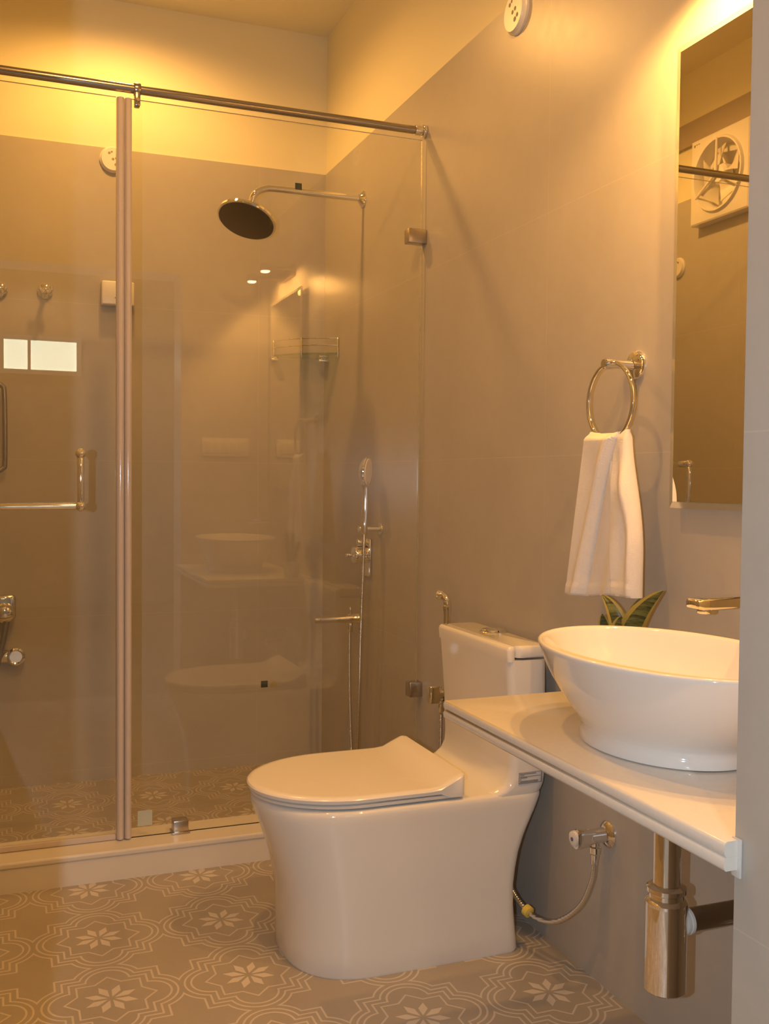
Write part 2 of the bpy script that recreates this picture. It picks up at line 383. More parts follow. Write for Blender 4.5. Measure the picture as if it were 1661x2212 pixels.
# domed top with the upturned back edge: fill by shrinking rings towards the centre
top = rings[-1]; prev = vr[-1]
for s in (.96, .85, .7, .5, .3, .12):
    cur = []
    for (x, y, z) in top:
        nx, ny = .80 + (x - .80) * s, CY + (y - CY) * s
        t = min(max((nx - .945) / .075, 0), 1); cur.append(b.verts.new((nx, ny, .4185 + .0008 * (1 - s) + .027 * (t * t * (3 - 2 * t)))))
    for i in range(len(cur)): b.faces.new((prev[i], prev[(i + 1) % len(cur)], cur[(i + 1) % len(cur)], cur[i]))
    prev = cur
b.faces.new(prev)
obj('lid', b, 'plastic', toilet, angle=40)
for s in (-1, 1):
    b = nb(); cyl(b, (1.03, CY + s * .075 - .02, .394), (1.03, CY + s * .075 + .02, .394), .007, 16); obj('hinge', b, 'chrome', toilet)
b = nb(); lathe(b, [(.036, 0), (.036, .003), (.033, .0055), (.0, .0055)], (1.198, CY + .015, .742)); fb = obj('flush_button', b, 'chrome', toilet)
b = nb()
for s in (-1, 1):
    poly = [(1.198 + s * .0015 + s * .029 * math.cos(-PI / 2 + PI * k / 16), CY + .015 + .029 * math.sin(-PI / 2 + PI * k / 16)) for k in range(17)]
    loft(b, [z3(poly, .747), z3(poly, .7505), z3([(1.198 + s * .0015 + (p[0] - 1.198) * .9, CY + .015 + (p[1] - CY - .015) * .92) for p in poly], .752)])
obj('button_half', b, 'chrome', fb)
# printed mark on the near side of the tank (tiny unreadable lines in a frame)
b = nb(); yl = CY - .2028
lx0, lx1, lz0, lz1 = 1.160, 1.222, .410, .437
for lo, hi in (((lx0, lz0), (lx1, lz0 + .0007)), ((lx0, lz1 - .0007), (lx1, lz1)), ((lx0, lz0), (lx0 + .0007, lz1)), ((lx1 - .0007, lz0), (lx1, lz1)),
               ((lx0 + .003, .4325), (lx0 + .046, .4340)), ((lx0 + .003, .4296), (lx0 + .014, .4304)), ((lx0 + .003, .4262), (lx1 - .003, .4270)), ((lx0 + .003, .4233), (lx0 + .022, .4245)),
               ((lx0 + .003, .4192), (lx0 + .006, .4200)), ((lx0 + .003, .4160), (lx0 + .052, .4167)), ((lx0 + .003, .4130), (lx0 + .052, .4140))):
    box(b, (lo[0], yl, lo[1]), (hi[0], yl + .003, hi[1]))
lb = obj('printed_mark', b, 'ink', toilet, flat=True); lb['label'] = 'small framed print of tiny lines'

# ---------------------------------------------------------------- shower enclosure
GY0, GY1 = 2.946, 2.954; GT = 2.215
def pane(name, lo, hi, parent):
    b = nb(); box(b, lo, hi)
    faces_mat(b, lambda f: abs(f.normal.y) < .5, 1)
    return obj(name, b, ['glass', 'edge'], parent, flat=True)
panel = thing('fixed_glass_panel', 'wide clear fixed glass shower panel behind the toilet, reaching the right wall', 'glass panel', (.8, 2.95, CURZ))
pane('pane', (.352, GY0, CURZ), (1.252, GY1, GT), panel)
def strip(name, x0, x1, parent):
    b = nb(); w = x1 - x0
    box(b, (x0, 2.938, CURZ + .002), (x1, 2.962, GT - .002), .002)
    cyl(b, (x0 + w * .5, 2.938, CURZ + .004), (x0 + w * .5, 2.938, GT - .004), w * .42, 20)
    return obj(name, b, 'seal', parent)
strip('seal_strip', .3325, .3525, panel)
def clamp(lo, hi):
    b = nb(); box(b, lo, hi, .003); return b
obj('clamp', clamp((1.203, 2.93, 1.887), (1.2649, 2.97, 1.932)), 'nickel', panel)
obj('clamp', clamp((1.222, 2.93, .440), (1.2649, 2.97, .488)), 'nickel', panel)
c3 = clamp((.472, 2.93, CURZ), (.517, 2.97, .125)); box(c3, (.468, 2.926, CURZ), (.521, 2.974, CURZ + .006), .001); obj('clamp', c3, 'nickel', panel)
b = nb(); box(b, (.371, 2.9445, .118), (.413, 2.9465, .163), .0004); o = obj('sticker', b, 'sticker', panel, flat=True); o['label'] = 'square greyish white sticker'
for x, z in ((.838, 2.016), (.740, .500)):
    b = nb(); box(b, (x, 2.9535, z), (x + .021, 2.9555, z + .020), .0004); o = obj('sticker', b, 'gsticker', panel, flat=True); o['label'] = 'small dark green square sticker'
door = thing('shower_door', 'hinged clear glass shower door on the left with chrome towel-bar handle', 'shower door', (0, 2.95, CURZ))
pane('pane', (XL + .012, GY0, CURZ + .012), (.3095, GY1, GT), door)
strip('seal_strip', .3105, .3315, door)
b = nb(); box(b, (XL + .012, 2.943, CURZ + .001), (.309, 2.957, CURZ + .017), .002); obj('door_sweep', b, 'seal', door)
b = nb()
tube(b, spline([(.209, 2.905, 1.203), (.209, 2.897, 1.18), (.209, 2.895, 1.13), (.209, 2.897, 1.08), (.209, 2.905, 1.056)], 6), .0095, 20)
tube(b, [(.209, 2.90, 1.056), (.1, 2.90, 1.055), (-.26, 2.90, 1.053)], .0085, 20)
for p in ((.209, 1.203), (.209, 1.056), (-.26, 1.053)):
    cyl(b, (p[0], 2.893, p[1]), (p[0], GY0, p[1]), .0125, 24, .003); ball(b, (p[0], 2.897, p[1]), .0145)
hd = obj('handle', b, 'chrome', door); hd['label'] = 'chrome pull handle joined to a towel bar'
for z in (.35, 1.85): obj('hinge', clamp((XL, 2.925, z), (XL + .07, 2.975, z + .09)), 'nickel', door)
rail = thing('glass_support_rail', 'round chrome rail along the top of the shower glass', 'rail', (.4, 2.95, 2.24))
b = nb(); tube(b, [(XL, 2.95, 2.244), (.4, 2.95, 2.244), (XR - .005, 2.95, 2.244)], .0125, 24); obj('rod', b, 'dchrome', rail)
b = nb(); cyl(b, (XR - .038, 2.95, 2.244), (XR - .012, 2.95, 2.244), .0155, 24, .002); cyl(b, (XR - .012, 2.95, 2.244), (XR, 2.95, 2.244), .02, 24, .003); obj('end_flange', b, 'chrome', rail)
b = nb(); cyl(b, (.358, 2.95, 2.244), (.378, 2.95, 2.244), .018, 24, .003); box(b, (.36, 2.936, 2.195), (.376, 2.964, 2.235), .003); cyl(b, (.368, 2.93, 2.21), (.368, 2.937, 2.21), .005, 12)
obj('bracket', b, 'dchrome', rail)

# ---------------------------------------------------------------- shower fittings on the right wall
sh = thing('overhead_shower', 'round overhead rain shower on a bent chrome arm from the right wall', 'shower', (XR, 3.53, 2.18))
b = nb(); tube(b, spline([(XR - .004, 3.53, 2.18), (1.1, 3.53, 2.18), (.93, 3.53, 2.18), (.885, 3.53, 2.174), (.85, 3.53, 2.15), (.838, 3.541, 2.103)], 8), .0115, 20); obj('arm', b, 'chrome', sh)
b = nb(); lathe(b, [(.032, 0), (.032, .005), (.022, .012), (.015, .02)], (XR, 3.53, 2.18), (-1, 0, 0)); obj('flange', b, 'chrome', sh)
hc = Vector((.824, 3.53, 2.062)); ax = Vector((-.32, -.28, -.90)).normalized()
b = nb(); lathe(b, [(.012, -.045), (.018, -.03), (.02, -.018), (.06, -.014), (.1, -.008), (.106, -.003), (.107, .006), (.104, .0095), (.0, .0095)], hc, ax, 56); hd2 = obj('shower_head', b, 'chrome', sh)
b = nb(); lathe(b, [(.0995, .009), (.0995, .0115), (.097, .0125), (0, .0125)], hc, ax, 56)
obj('nozzle_plate', b, 'rubber', hd2)

mx = thing('shower_mixer', 'chrome shower mixer valve on the right wall below the hand shower', 'tap', (XR, 3.45, .85))
b = nb(); box(b, (XR - .012, 3.405, .782), (XR, 3.495, .922), .005); obj('wall_plate', b, 'chrome', mx)
b = nb(); cyl(b, (XR - .01, 3.45, .86), (1.207, 3.45, .86), .032, 32, .006); cyl(b, (XR - .01, 3.45, .905), (1.222, 3.45, .905), .014, 24, .003); ob = obj('knob', b, 'chrome', mx)
b = nb(); box(b, (1.178, 3.441, .852), (1.212, 3.459, .866), .004); obj('lever', b, 'chrome', ob)
hs = thing('hand_shower', 'chrome hand shower with long metal hose hanging beside the mixer', 'hand shower', (1.2, 3.3, .98))
n = Vector((.82, -.57, -.06)).normalized()
b = nb(); lathe(b, [(.012, -.022), (.035, -.016), (.05, -.006), (.054, .002), (.053, .006), (.048, .0085), (0, .0085)], (1.2, 3.3, 1.165), n, 44); hh = obj('head', b, 'chrome', hs)
b = nb(); lathe(b, [(.047, .008), (.047, .0105), (0, .0105)], (1.2, 3.3, 1.165), n, 44); obj('nozzle_plate', b, 'shell', hh)
b = nb(); tube(b, spline([(1.196, 3.303, 1.13), (1.2, 3.303, 1.09), (1.199, 3.302, 1.03), (1.196, 3.30, .975), (1.195, 3.30, .945)], 6), [.014] * 3 + [.012] * 21 + [.0095], 18); obj('handle', b, 'chrome', hs)
b = nb(); tube(b, spline([(1.195, 3.30, .947), (1.194, 3.302, .85), (1.193, 3.32, .6), (1.196, 3.345, .3), (1.20, 3.375, .10), (1.21, 3.43, .03), (1.222, 3.49, .10), (1.222, 3.52, .35), (1.22, 3.52, .592)], 12), .0065, 14); obj('hose', b, 'braid', hs)
hb = thing('hand_shower_holder', 'short chrome bar bracket on the right wall holding the hand shower', 'bracket', (XR, 3.3, .962))
b = nb(); tube(b, [(XR, 3.315, .962), (1.18, 3.315, .962)], .0105, 24); obj('bar', b, 'chrome', hb)
b = nb(); cyl(b, (XR - .006, 3.315, .962), (XR, 3.315, .962), .022, 28, .002); obj('flange', b, 'chrome', hb)
sp = thing('bib_tap', 'long chrome bib tap low on the right shower wall above the hose', 'tap', (XR, 3.52, .615))
b = nb(); lathe(b, [(.026, 0), (.026, .005), (.02, .02), (.018, .06), (.013, .09), (.0115, .15), (.0125, .155), (.0125, .182), (.008, .185)], (XR, 3.52, .615), (-1, 0, 0), 32); obj('body', b, 'chrome', sp)
b = nb(); cyl(b, (1.222, 3.52, .6), (1.222, 3.52, .565), .011, 20, .002); cyl(b, (1.222, 3.52, .62), (1.222, 3.52, .66), .007, 16, .002); obj('outlet', b, 'chrome', sp)

# corner shelf
cs = thing('corner_shelf', 'glass corner shelf with two thin chrome guard rails in the far shower corner', 'shelf', (1.2, 3.95, 1.64))
def corner_curve(z, r0, k=18, ins=0.0):
    out = []
    A, Bp = Vector((1.042 + ins, YB - .006, z)), Vector((XR - .006, 3.80 + ins, z))
    for i in range(k + 1):
        t = i / k; p = A.lerp(Bp, t); nrm = Vector((-.68, -.73, 0)); out.append(p + nrm * (r0 * 4 * t * (1 - t)))
    return out
b = nb(); cv = [(p.x, p.y) for p in corner_curve(0, .035)]; prism(b, cv + [(XR - .002, YB - .002)], 'z', 1.634, 1.642); obj('shelf_plate', b, 'shelfglass', cs, flat=True)
for dz in (.03, .058):
    b = nb(); tube(b, corner_curve(1.642 + dz, .035, 18, .004), .0026, 10); obj('guard_rail', b, 'chrome', cs)
for p in (corner_curve(0, .035, 18, .004)[0], corner_curve(0, .035, 18, .004)[9], corner_curve(0, .035, 18, .004)[-1]):
    b = nb(); cyl(b, (p.x, p.y, 1.622), (p.x, p.y, 1.704), .0042, 12, .001); obj('post', b, 'chrome', cs)
for lo, hi in (((1.22, 3.93, 1.618), (XR, 3.985, 1.634)), ((1.03, YB - .03, 1.618), (1.06, YB, 1.634))):
    b = nb(); box(b, lo, hi, .003); obj('wall_bracket', b, 'chrome', cs)

# back wall: hooks, box, cover plate, grab bar, low tap
def robe_hook(x, z, label):
    t = thing('robe_hook', label, 'hook', (x, YB, z), 'robe hooks on the back shower wall')
    b = nb(); lathe(b, [(.028, 0), (.028, .004), (.022, .009), (.012, .012)], (x, YB, z), (0, -1, 0), 32); obj('flange', b, 'chrome', t)
    b = nb(); cyl(b, (x, YB - .008, z), (x, YB - .04, z), .009, 20, .002)
    for s in (-1, 1): tube(b, spline([(x, YB - .035, z), (x + s * .012, YB - .048, z - .012), (x + s * .02, YB - .055, z - .005), (x + s * .022, YB - .056, z + .012)], 6), .0055, 14)
    tube(b, spline([(x, YB - .035, z), (x, YB - .05, z - .022), (x, YB - .07, z - .02), (x, YB - .075, z - .004)], 6), .006, 14)
    obj('prong', b, 'chrome', t)
robe_hook(.160, 1.835, 'chrome robe hook on the back wall behind the glass door, near the door seal')
robe_hook(.000, 1.827, 'chrome robe hook on the back wall cut by the left picture edge')
jb = thing('socket_box', 'square white surface socket box on the back shower wall behind the glass seal', 'socket box', (.423, YB, 1.84))
b = nb(); box(b, (.362, YB - .05, 1.795), (.484, YB, 1.886), .006, 3); obj('casing', b, 'white', jb)
b = nb()
for x, z, r in ((.437, 1.853, .006), (.446, 1.866, .006), (.424, 1.836, .0035), (.434, 1.843, .0035)): cyl(b, (x, YB - .0505, z), (x, YB - .047, z), r, 14)
box(b, (.41, YB - .0508, 1.8205), (.436, YB - .047, 1.8245)); obj('socket_holes', b, 'greydot', jb)
def cover(name, c, axis, r, label):
    t = thing(name, label, 'cover plate', c, 'round white cover plates')
    b = nb(); lathe(b, [(r, 0), (r, .006), (r * .93, .010), (r * .9, .013), (r * .86, .017), (0, .017)], c, axis, 44); obj('disc', b, 'white', t)
    x, y, d = frame_of(axis); c = Vector(c); up_ = Vector((0, 0, 1)); sd = up_.cross(Vector(axis)).normalized()
    b = nb()
    for a, u_, rr in ((-.30, .42, .1), (-.12, .52, .08), (-.02, -.02, .1), (.22, .06, .1), (.20, -.42, .12), (.42, -.3, .1)):
        p = c + sd * a * r + up_ * u_ * r; cyl(b, p + d * .0165, p + d * .0175, r * rr, 16)
    obj('knockout', b, 'greydot', t)
cover('cover_plate', (XR, 2.344, 2.358), (-1, 0, 0), .056, 'round white cover plate on the right wall high above the toilet')
cover('cover_plate', (.408, YB, 2.356), (0, -1, 0), .05, 'round white cover plate on the back shower wall, half hidden by the glass seal')
cover('cover_plate', (XL, 3.772, 2.108), (1, 0, 0), .045, 'round white cover plate seen in the mirror under the exhaust fan')
gb = thing('grab_bar', 'dark chrome U-shaped grab bar on the back wall at the left picture edge', 'grab bar', (-.05, YB, 1.31))
b = nb(); tube(b, spline([(-.12, YB - .04, 1.485), (-.03, YB - .05, 1.482), (.006, YB - .05, 1.47), (.015, YB - .05, 1.43), (.016, YB - .05, 1.2), (.008, YB - .05, 1.165), (-.03, YB - .05, 1.15), (-.12, YB - .04, 1.147)], 6), .009, 16); obj('bar', b, 'dchrome', gb)
for z in (1.485, 1.147):
    b = nb(); cyl(b, (-.12, YB - .045, z), (-.12, YB, z), .012, 18); obj('standoff', b, 'dchrome', gb)
lt = thing('wall_tap', 'chrome two-part wall tap with dark lever low on the back shower wall', 'tap', (.02, YB, .55))
b = nb(); box(b, (-.05, YB - .022, .60), (.052, YB, .69), .012, 3); lathe(b, [(.036, 0), (.036, .035), (.03, .05), (.018, .056), (0, .056)], (.012, YB - .02, .628), (0, -1, -.1), 32); obj('body', b, 'chrome', lt)
b = nb(); tube(b, [(.02, YB - .07, .60), (.008, YB - .075, .53), (-.012, YB - .085, .44), (-.03, YB - .09, .38)], [.012, .011, .0095, .009], 16); obj('lever', b, 'dchrome', lt)
b = nb(); cyl(b, (-.03, YB - .02, .462), (.06, YB - .02, .462), .026, 24, .004); lathe(b, [(.033, 0), (.033, .045), (.026, .05), (.022, .046), (0, .046)], (.052, YB, .462), (0, -1, 0), 32); obj('spout', b, 'chrome', lt)

# left wall: exhaust fan (seen in the mirror)
fn = thing('exhaust_fan', 'square white exhaust fan with open round grille, seen in the mirror', 'exhaust fan', (XL, 3.51, 2.46))
fy, fz, hw = 3.452, 2.435, .182; FX = XL + .035
b = nb()
loft(b, [[(FX + x, fy + sy * w, fz + sz * w) for sy, sz in ((-1, -1), (1, -1), (1, 1), (-1, 1))] for x, w in ((-.035, hw), (.014, hw), (.018, hw - .006))], True, False)
outer = [v for v in b.verts if abs(v.co.x - FX - .018) < 1e-5]
N = 40; ang = [2 * PI * k / N for k in range(N)]
def sqp(t, w):
    c_, s_ = math.cos(t), math.sin(t); m_ = max(abs(c_), abs(s_)); return c_ / m_ * w, s_ / m_ * w
rings = []
rings.append([(FX + .018, fy + sqp(t, hw - .006)[0], fz + sqp(t, hw - .006)[1]) for t in ang])
for r, x in ((.158, .019), (.152, .03), (.145, .03), (.14, .018), (.135, -.0), (.13, -.03)): rings.append([(FX + x + .002, fy + r * math.cos(t), fz + r * math.sin(t)) for t in ang])
loft(b, rings, False, True); obj('housing', b, 'white', fn)
b = nb(); lathe(b, [(.045, 0), (.045, .03), (.035, .042), (0, .045)], (FX - .02, fy, fz), (1, 0, 0), 30); obj('hub', b, 'white', fn)
for k in range(5):
    a0 = 2 * PI * k / 5 + .3; b = nb(); ring_a, ring_b = [], []
    for i in range(7):
        r = .04 + .085 * i / 6; w0, w1 = a0 - .1 - .05 * i, a0 + .32 + .02 * i
        ring_a.append((FX - .012 + .0, fy + r * math.cos(w0), fz + r * math.sin(w0))); ring_b.append((FX + .022, fy + r * math.cos(w1), fz + r * math.sin(w1)))
    loft(b, [ring_a, ring_b, [(p[0] + .003, p[1], p[2]) for p in ring_b], [(p[0] + .003, p[1], p[2]) for p in ring_a]], False, False, closed=False)
    obj('blade', b, 'white2', fn)
b = nb()
for s in (0, 1, 2):
    t = PI / 2 + 2 * PI * s / 3; tube(b, [(FX + .03, fy + .15 * math.cos(t), fz + .15 * math.sin(t)), (FX + .034, fy, fz)], .006, 10)
obj('grille_arm', b, 'white', fn)
b = nb()
for k in range(3): box(b, (FX + .0175, fy + hw - .03 - k * .014, fz + hw - .028), (FX + .019, fy + hw - .02 - k * .014, fz + hw - .018))
obj('mark', b, 'ink', fn, flat=True)

# ---------------------------------------------------------------- vanity
CT, CX, CYE = .710, .805, 1.760
vc = thing('vanity_counter', 'cream stone vanity counter with rounded front edge under the basin', 'counter', (1.03, 1.35, CT))
b = nb()
def slab(z0, z1, ins):
    return [(CX + ins, CYE - ins), (CX + ins, .951), (XJ1 - .001, .951), (XJ1 - .001, YF + .001), (XR - .001, YF + .001), (XR - .001, CYE - ins)]
def bull(z0, z1, r):
    out = []
    for k in range(7): t = -PI / 2 + PI * k / 6; out.append(z3(slab(0, 0, r - r * math.cos(t)), (z0 + z1) / 2 + (z1 - z0) / 2 * math.sin(t)))
    return out
loft(b, bull(CT - .019, CT, .0045)); loft(b, bull(CT - .036, CT - .0191, .0035)); obj('slab', b, 'stone', vc, angle=60)
b = nb(); box(b, (XJ1 - .004, .946, CT - .046), (XJ1 - .0003, YF + .002, CT + .002), .0015); obj('sealant', b, 'caulk', vc)

BX, BYc = 1.015, 1.345
bs = thing('wash_basin', 'white oval vessel basin standing on the vanity counter', 'basin', (BX, BYc, CT))
def ell(a, c, z, n=72): return [(BX + a * math.cos(2 * PI * k / n), BYc + c * math.sin(2 * PI * k / n), z) for k in range(n)]
prof = [(.124, .158, .0006), (.128, .162, .002), (.129, .163, .008), (.127, .161, .016), (.1235, .159, .022), (.1245, .162, .028), (.131, .176, .04), (.141, .196, .056), (.152, .218, .075), (.163, .237, .096), (.172, .252, .117), (.179, .263, .137), (.183, .2685, .147), (.1845, .2705, .152), (.1835, .2695, .1555), (.180, .266, .157), (.1755, .2615, .1555), (.173, .2585, .151),
        (.167, .249, .13), (.157, .234, .105), (.142, .21, .078), (.118, .175, .052), (.085, .125, .038), (.045, .06, .032), (.024, .024, .031)]
b = nb(); loft(b, [ell(a, c, CT + z) for a, c, z in prof], True, True); obj('bowl', b, 'ceramic', bs, angle=60)
b = nb(); lathe(b, [(.023, 0), (.023, .003), (.02, .005), (0, .005)], (BX, BYc, CT + .031)); obj('drain_cover', b, 'chrome', bs)

spt = thing('basin_spout', 'chrome wall spout above the basin, cut by the door jamb', 'tap', (XR, 1.345, .935))
b = nb(); rings = []
for x, hw_, z0, z1 in ((XR - .001, .021, .931, .950), (1.15, .021, .931, .950), (1.09, .021, .930, .949), (1.072, .02, .930, .948), (1.064, .017, .932, .946), (1.062, .012, .934, .944)):
    rings.append([(x, 1.345 + p[0], p[1]) for p in rrect(-hw_, hw_, z0, z1, min(.0048, (z1 - z0) * .45), 4)])
loft(b, rings); obj('spout', b, 'chrome', spt)
b = nb(); cyl(b, (1.088, 1.345, .932), (1.088, 1.345, .922), .012, 24, .002); obj('aerator', b, 'chrome', spt)
b = nb(); cyl(b, (XR - .006, 1.345, .937), (XR, 1.345, .937), .028, 28, .002); obj('flange', b, 'chrome', spt)

mr = thing('wall_mirror', 'tall narrow wall mirror above the basin, reflecting the white exhaust fan', 'mirror', (XR, 1.38, 1.54))
my0, my1, mz0, mz1 = 1.105, 1.644, 1.088, 1.987
b = nb(); loft(b, [[(x, y, z) for y, z in ((my0 + i, mz0 + i), (my1 - i, mz0 + i), (my1 - i, mz1 - i), (my0 + i, mz1 - i))] for x, i in ((1.2435, 0), (1.2395, 0), (1.2375, .012), (1.2370, .0125))])
faces_mat(b, lambda f: f.calc_center_median().x > 1.2372, 1)
obj('plate', b, ['mirror', 'mirror_edge'], mr, flat=True)
b = nb(); box(b, (1.2436, my0 + .03, mz0 + .03), (XR, my1 - .03, mz1 - .03)); obj('backing', b, 'white2', mr, flat=True)

ml = thing('mirror_light', 'two-lamp wall light above the mirror, its bulbs reflected in the shower glass', 'wall light', (XR, 1.36, 2.07))
b = nb(); box(b, (XR - .022, 1.25, 2.065), (XR, 1.465, 2.115), .004); obj('backplate', b, 'lampbody', ml)
for p in MIRROR_LAMPS:
    b = nb(); tube(b, [(XR - .01, p[1], 2.09), (p[0] + .01, p[1], 2.09)], .007, 14); obj('arm', b, 'lampbody', ml)
    b = nb(); lathe(b, [(.014, .07), (.022, .065), (.027, .035), (.0275, .033), (.024, .033), (.02, .05), (0, .055)], (p[0], p[1], p[2]), (0, 0, 1), 28); hd3 = obj('lamp_head', b, 'lampbody', ml)
    b = nb(); lathe(b, [(.0, .028), (.017, .029), (.02, .033), (.02, .038), (0, .038)], (p[0], p[1], p[2]), (0, 0, 1), 24); obj('lens', b, 'bulb', hd3)
for c, lab in ((SHOWER_LAMP, 'round recessed downlight in the shower ceiling'), ((0.30, 1.75), 'added fill downlight, out of view in the ceiling over the toilet area')):  # second fitting is invented to go with the added fill lamp
    dl = thing('ceiling_downlight', lab, 'ceiling light', (c[0], c[1], ZC))
    b = nb(); lathe(b, [(.055, 0), (.055, .006), (.047, .009), (.042, .004), (.042, 0)], (c[0], c[1], ZC), (0, 0, -1), 36); obj('trim_ring', b, 'white', dl)
    b = nb(); lathe(b, [(.041, 0), (.041, .003), (0, .003)], (c[0], c[1], ZC), (0, 0, -1), 36); obj('lens', b, 'bulb', dl)
hl = thing('ceiling_downlight', 'round ceiling light of the next room, reflected in the door glass', 'ceiling light', (.343, -2.7, 2.965))
b = nb(); lathe(b, [(.075, 0), (.075, .008), (.062, .012), (.06, .008), (.06, 0)], (.343, -2.7, 2.965), (0, 0, -1), 36); obj('trim_ring', b, 'white', hl)
b = nb(); lathe(b, [(.058, 0), (.058, .006), (0, .006)], (.343, -2.7, 2.965), (0, 0, -1), 36); obj('lens', b, 'hallbulb', hl)

# switch plates on the inner face of the door wall (reflected in the shower glass)
def switch_plate(x0, x1, z0, z1, nsw, label):
    t = thing('switch_plate', label, 'switch', ((x0 + x1) / 2, YF, (z0 + z1) / 2))
    b = nb(); box(b, (x0, YF, z0), (x1, YF + .01, z1), .003); obj('plate', b, 'white', t)
    for k in range(nsw):
        w = (x1 - x0 - .03) / nsw; a = x0 + .015 + k * w; b = nb(); box(b, (a + .003, YF + .009, z0 + .018), (a + w - .003, YF + .015, z1 - .018), .002); obj('rocker', b, 'white2', t)
switch_plate(.93, 1.165, 1.245, 1.335, 5, 'wide white switch plate on the door wall, reflected in the shower glass')

# towel ring and towel
RY, RZ, RX, RR = 1.792, 1.306, 1.196, .082
tr = thing('towel_ring', 'round chrome towel ring on the right wall left of the mirror', 'towel ring', (XR, 1.795, RZ + RR))
b = nb(); lathe(b, [(.031, 0), (.031, .005), (.028, .01), (.012, .014)], (XR, 1.795, 1.386), (-1, 0, 0), 36); obj('flange', b, 'chrome', tr)
b = nb(); lathe(b, [(.012, .008), (.0095, .02), (.0095, .066), (.0115, .068), (.0115, .082), (.009, .085)], (XR, 1.795, 1.386), (-1, 0, 0), 24); obj('post', b, 'chrome', tr)
b = nb(); tube(b, [(RX, RY + RR * math.cos(2 * PI * k / 64), RZ + RR * math.sin(2 * PI * k / 64)) for k in range(64)], .0052, 14, closed=True); obj('ring', b, 'chrome', tr)
# towel: draped over the lower arc of the ring, front layer in two overlapping panels
def sst(a, b_, x): t = min(max((x - a) / (b_ - a), 0), 1); return t * t * (3 - 2 * t)
NZ, NY = 64, 200
rings = []
for i in range(NZ + 1):
    t = i / NZ; z = 1.246 + (.887 - 1.246) * t
    yl = 1.858 + (1.926 - 1.858) * t ** 1.05; yr = 1.722 + (1.676 - 1.722) * sst(0, .75, t)
    c1 = 1.748 + (1.868 - 1.748) * t ** .85                     # ridge of the folded left panel
    c2 = 1.762 + (1.748 - 1.762) * t; amp = sst(0, .3, t)
    front, back = [], []
    for j in range(NY + 1):
        s = j / NY; y = yl + (yr - yl) * s
        ed = min(1.0, min(s, 1 - s) / .05); rnd = math.sqrt(max(0, 1 - (1 - ed) ** 2))
        lay = sst(c1 - .0025, c1 + .0025, y)                      # 1 on the left panel
        dep = .008 + .013 * lay + .009 * math.exp(-((y - c1 - .013) / .012) ** 2) * (.4 + .6 * amp) * lay + .007 * math.exp(-((y - yr - .012) / .012) ** 2) * amp
        dep += .009 * (1 - lay) * (1 - sst(c2 - .002, c2 + .002, y)) * sst(.15, .4, t)
        dep += .0035 * math.sin((y - yl) * 42 + 2.2 * t) * amp + .002 * math.sin((y - yl) * 95 - 3 * t) * amp * (1 - lay)
        dep -= .010 * math.exp(-((y - (c1 - .0055)) / .0028) ** 2) * (.3 + .7 * amp) + .0075 * math.exp(-((y - (c2 + .0035)) / .0022) ** 2) * sst(.12, .35, t); dep = max(dep, .0015)
        if t > .93: dep += .0016 * (1 if .935 < t < .985 else .3)
        sag = .006 * math.sin(PI * s) if i == 0 else 0
        zz = z - .004 * amp * math.sin(s * 5 + 1) * (t > .9) + .004 * t * (1 - s) * lay + .017 * t * s
        if i < 4: zz -= (1 - i / 4) * .010 * (1 - abs(2 * s - 1)) 
        k = sst(0, .05, t) * .75 + .25
        front.append((RX - .002 - dep * rnd * k, y, zz)); back.append((RX + .002 + (.010 + .003 * math.sin(y * 60)) * rnd * k, y, zz))
    rings.append(front + back[::-1])
b = nb(); loft(b, rings); tw = tag(obj('hand_towel', b, 'towel', angle=80), 'white hand towel folded through the chrome ring', 'towel')

# plant behind the basin
pl = thing('potted_plant', 'small snake plant with yellow-edged leaves standing behind the basin', 'plant', (1.185, 1.712, CT))
b = nb(); lathe(b, [(.028, .0006), (.034, .01), (.040, .06), (.0415, .068), (.038, .068), (.036, .06), (0, .058)], (1.185, 1.705, CT), (0, 0, 1), 36); obj('pot', b, 'pot', pl)
b = nb(); lathe(b, [(.036, .0565), (.02, .060), (0, .061)], (1.185, 1.705, CT), (0, 0, 1), 24); obj('soil', b, 'soil', pl)
def leaf(base, tip, bend, wmax, roll, nrm):
    base, tip, bend, nrm = Vector(base), Vector(tip), Vector(bend), Vector(nrm).normalized()
    b = nb(); rows = []
    n = 16
    for i in range(n + 1):
        t = i / n; p = base * (1 - t) ** 2 + bend * 2 * t * (1 - t) + tip * t * t
        tan = (bend - base) * (1 - t) + (tip - bend) * t; tan.normalize()
        nn = (Matrix.Rotation(roll * t, 3, tan) @ nrm); sd = tan.cross(nn).normalized(); nn = sd.cross(tan)
        w = wmax * (math.sin(PI * min(t * .78 + .2, 1)) ** .8) * (1 if t < .97 else .4)
        row = []
        for s in (-1, -.64, -.3, 0, .3, .64, 1): row.append(b.verts.new(p + sd * w * s + nn * (.35 * w * s * s)))
        rows.append(row)
    for a, c in zip(rows, rows[1:]):
        for j in range(6):
            f = b.faces.new((a[j], a[j + 1], c[j + 1], c[j])); f.material_index = 1 if j in (0, 5) else 0
    bmesh.ops.solidify(b, geom=b.faces[:], thickness=.0012)
    obj('leaf', b, ['leaf', 'leaf_edge'], pl)
B0 = (1.183, 1.715, CT + .058)
V = (-.55, -.83, .1)
leaf(B0, (1.15, 1.740, .907), (1.165, 1.685, .868), .020, .5, V)
leaf((1.183, 1.705, CT + .058), (1.175, 1.572, .932), (1.178, 1.70, .855), .026, -.4, V)
leaf((1.19, 1.71, CT + .058), (1.20, 1.680, .905), (1.19, 1.71, .86), .015, .2, V)
leaf((1.176, 1.725, CT + .058), (1.150, 1.738, .868), (1.155, 1.735, .83), .019, 0, (-.75, -.65, 0))
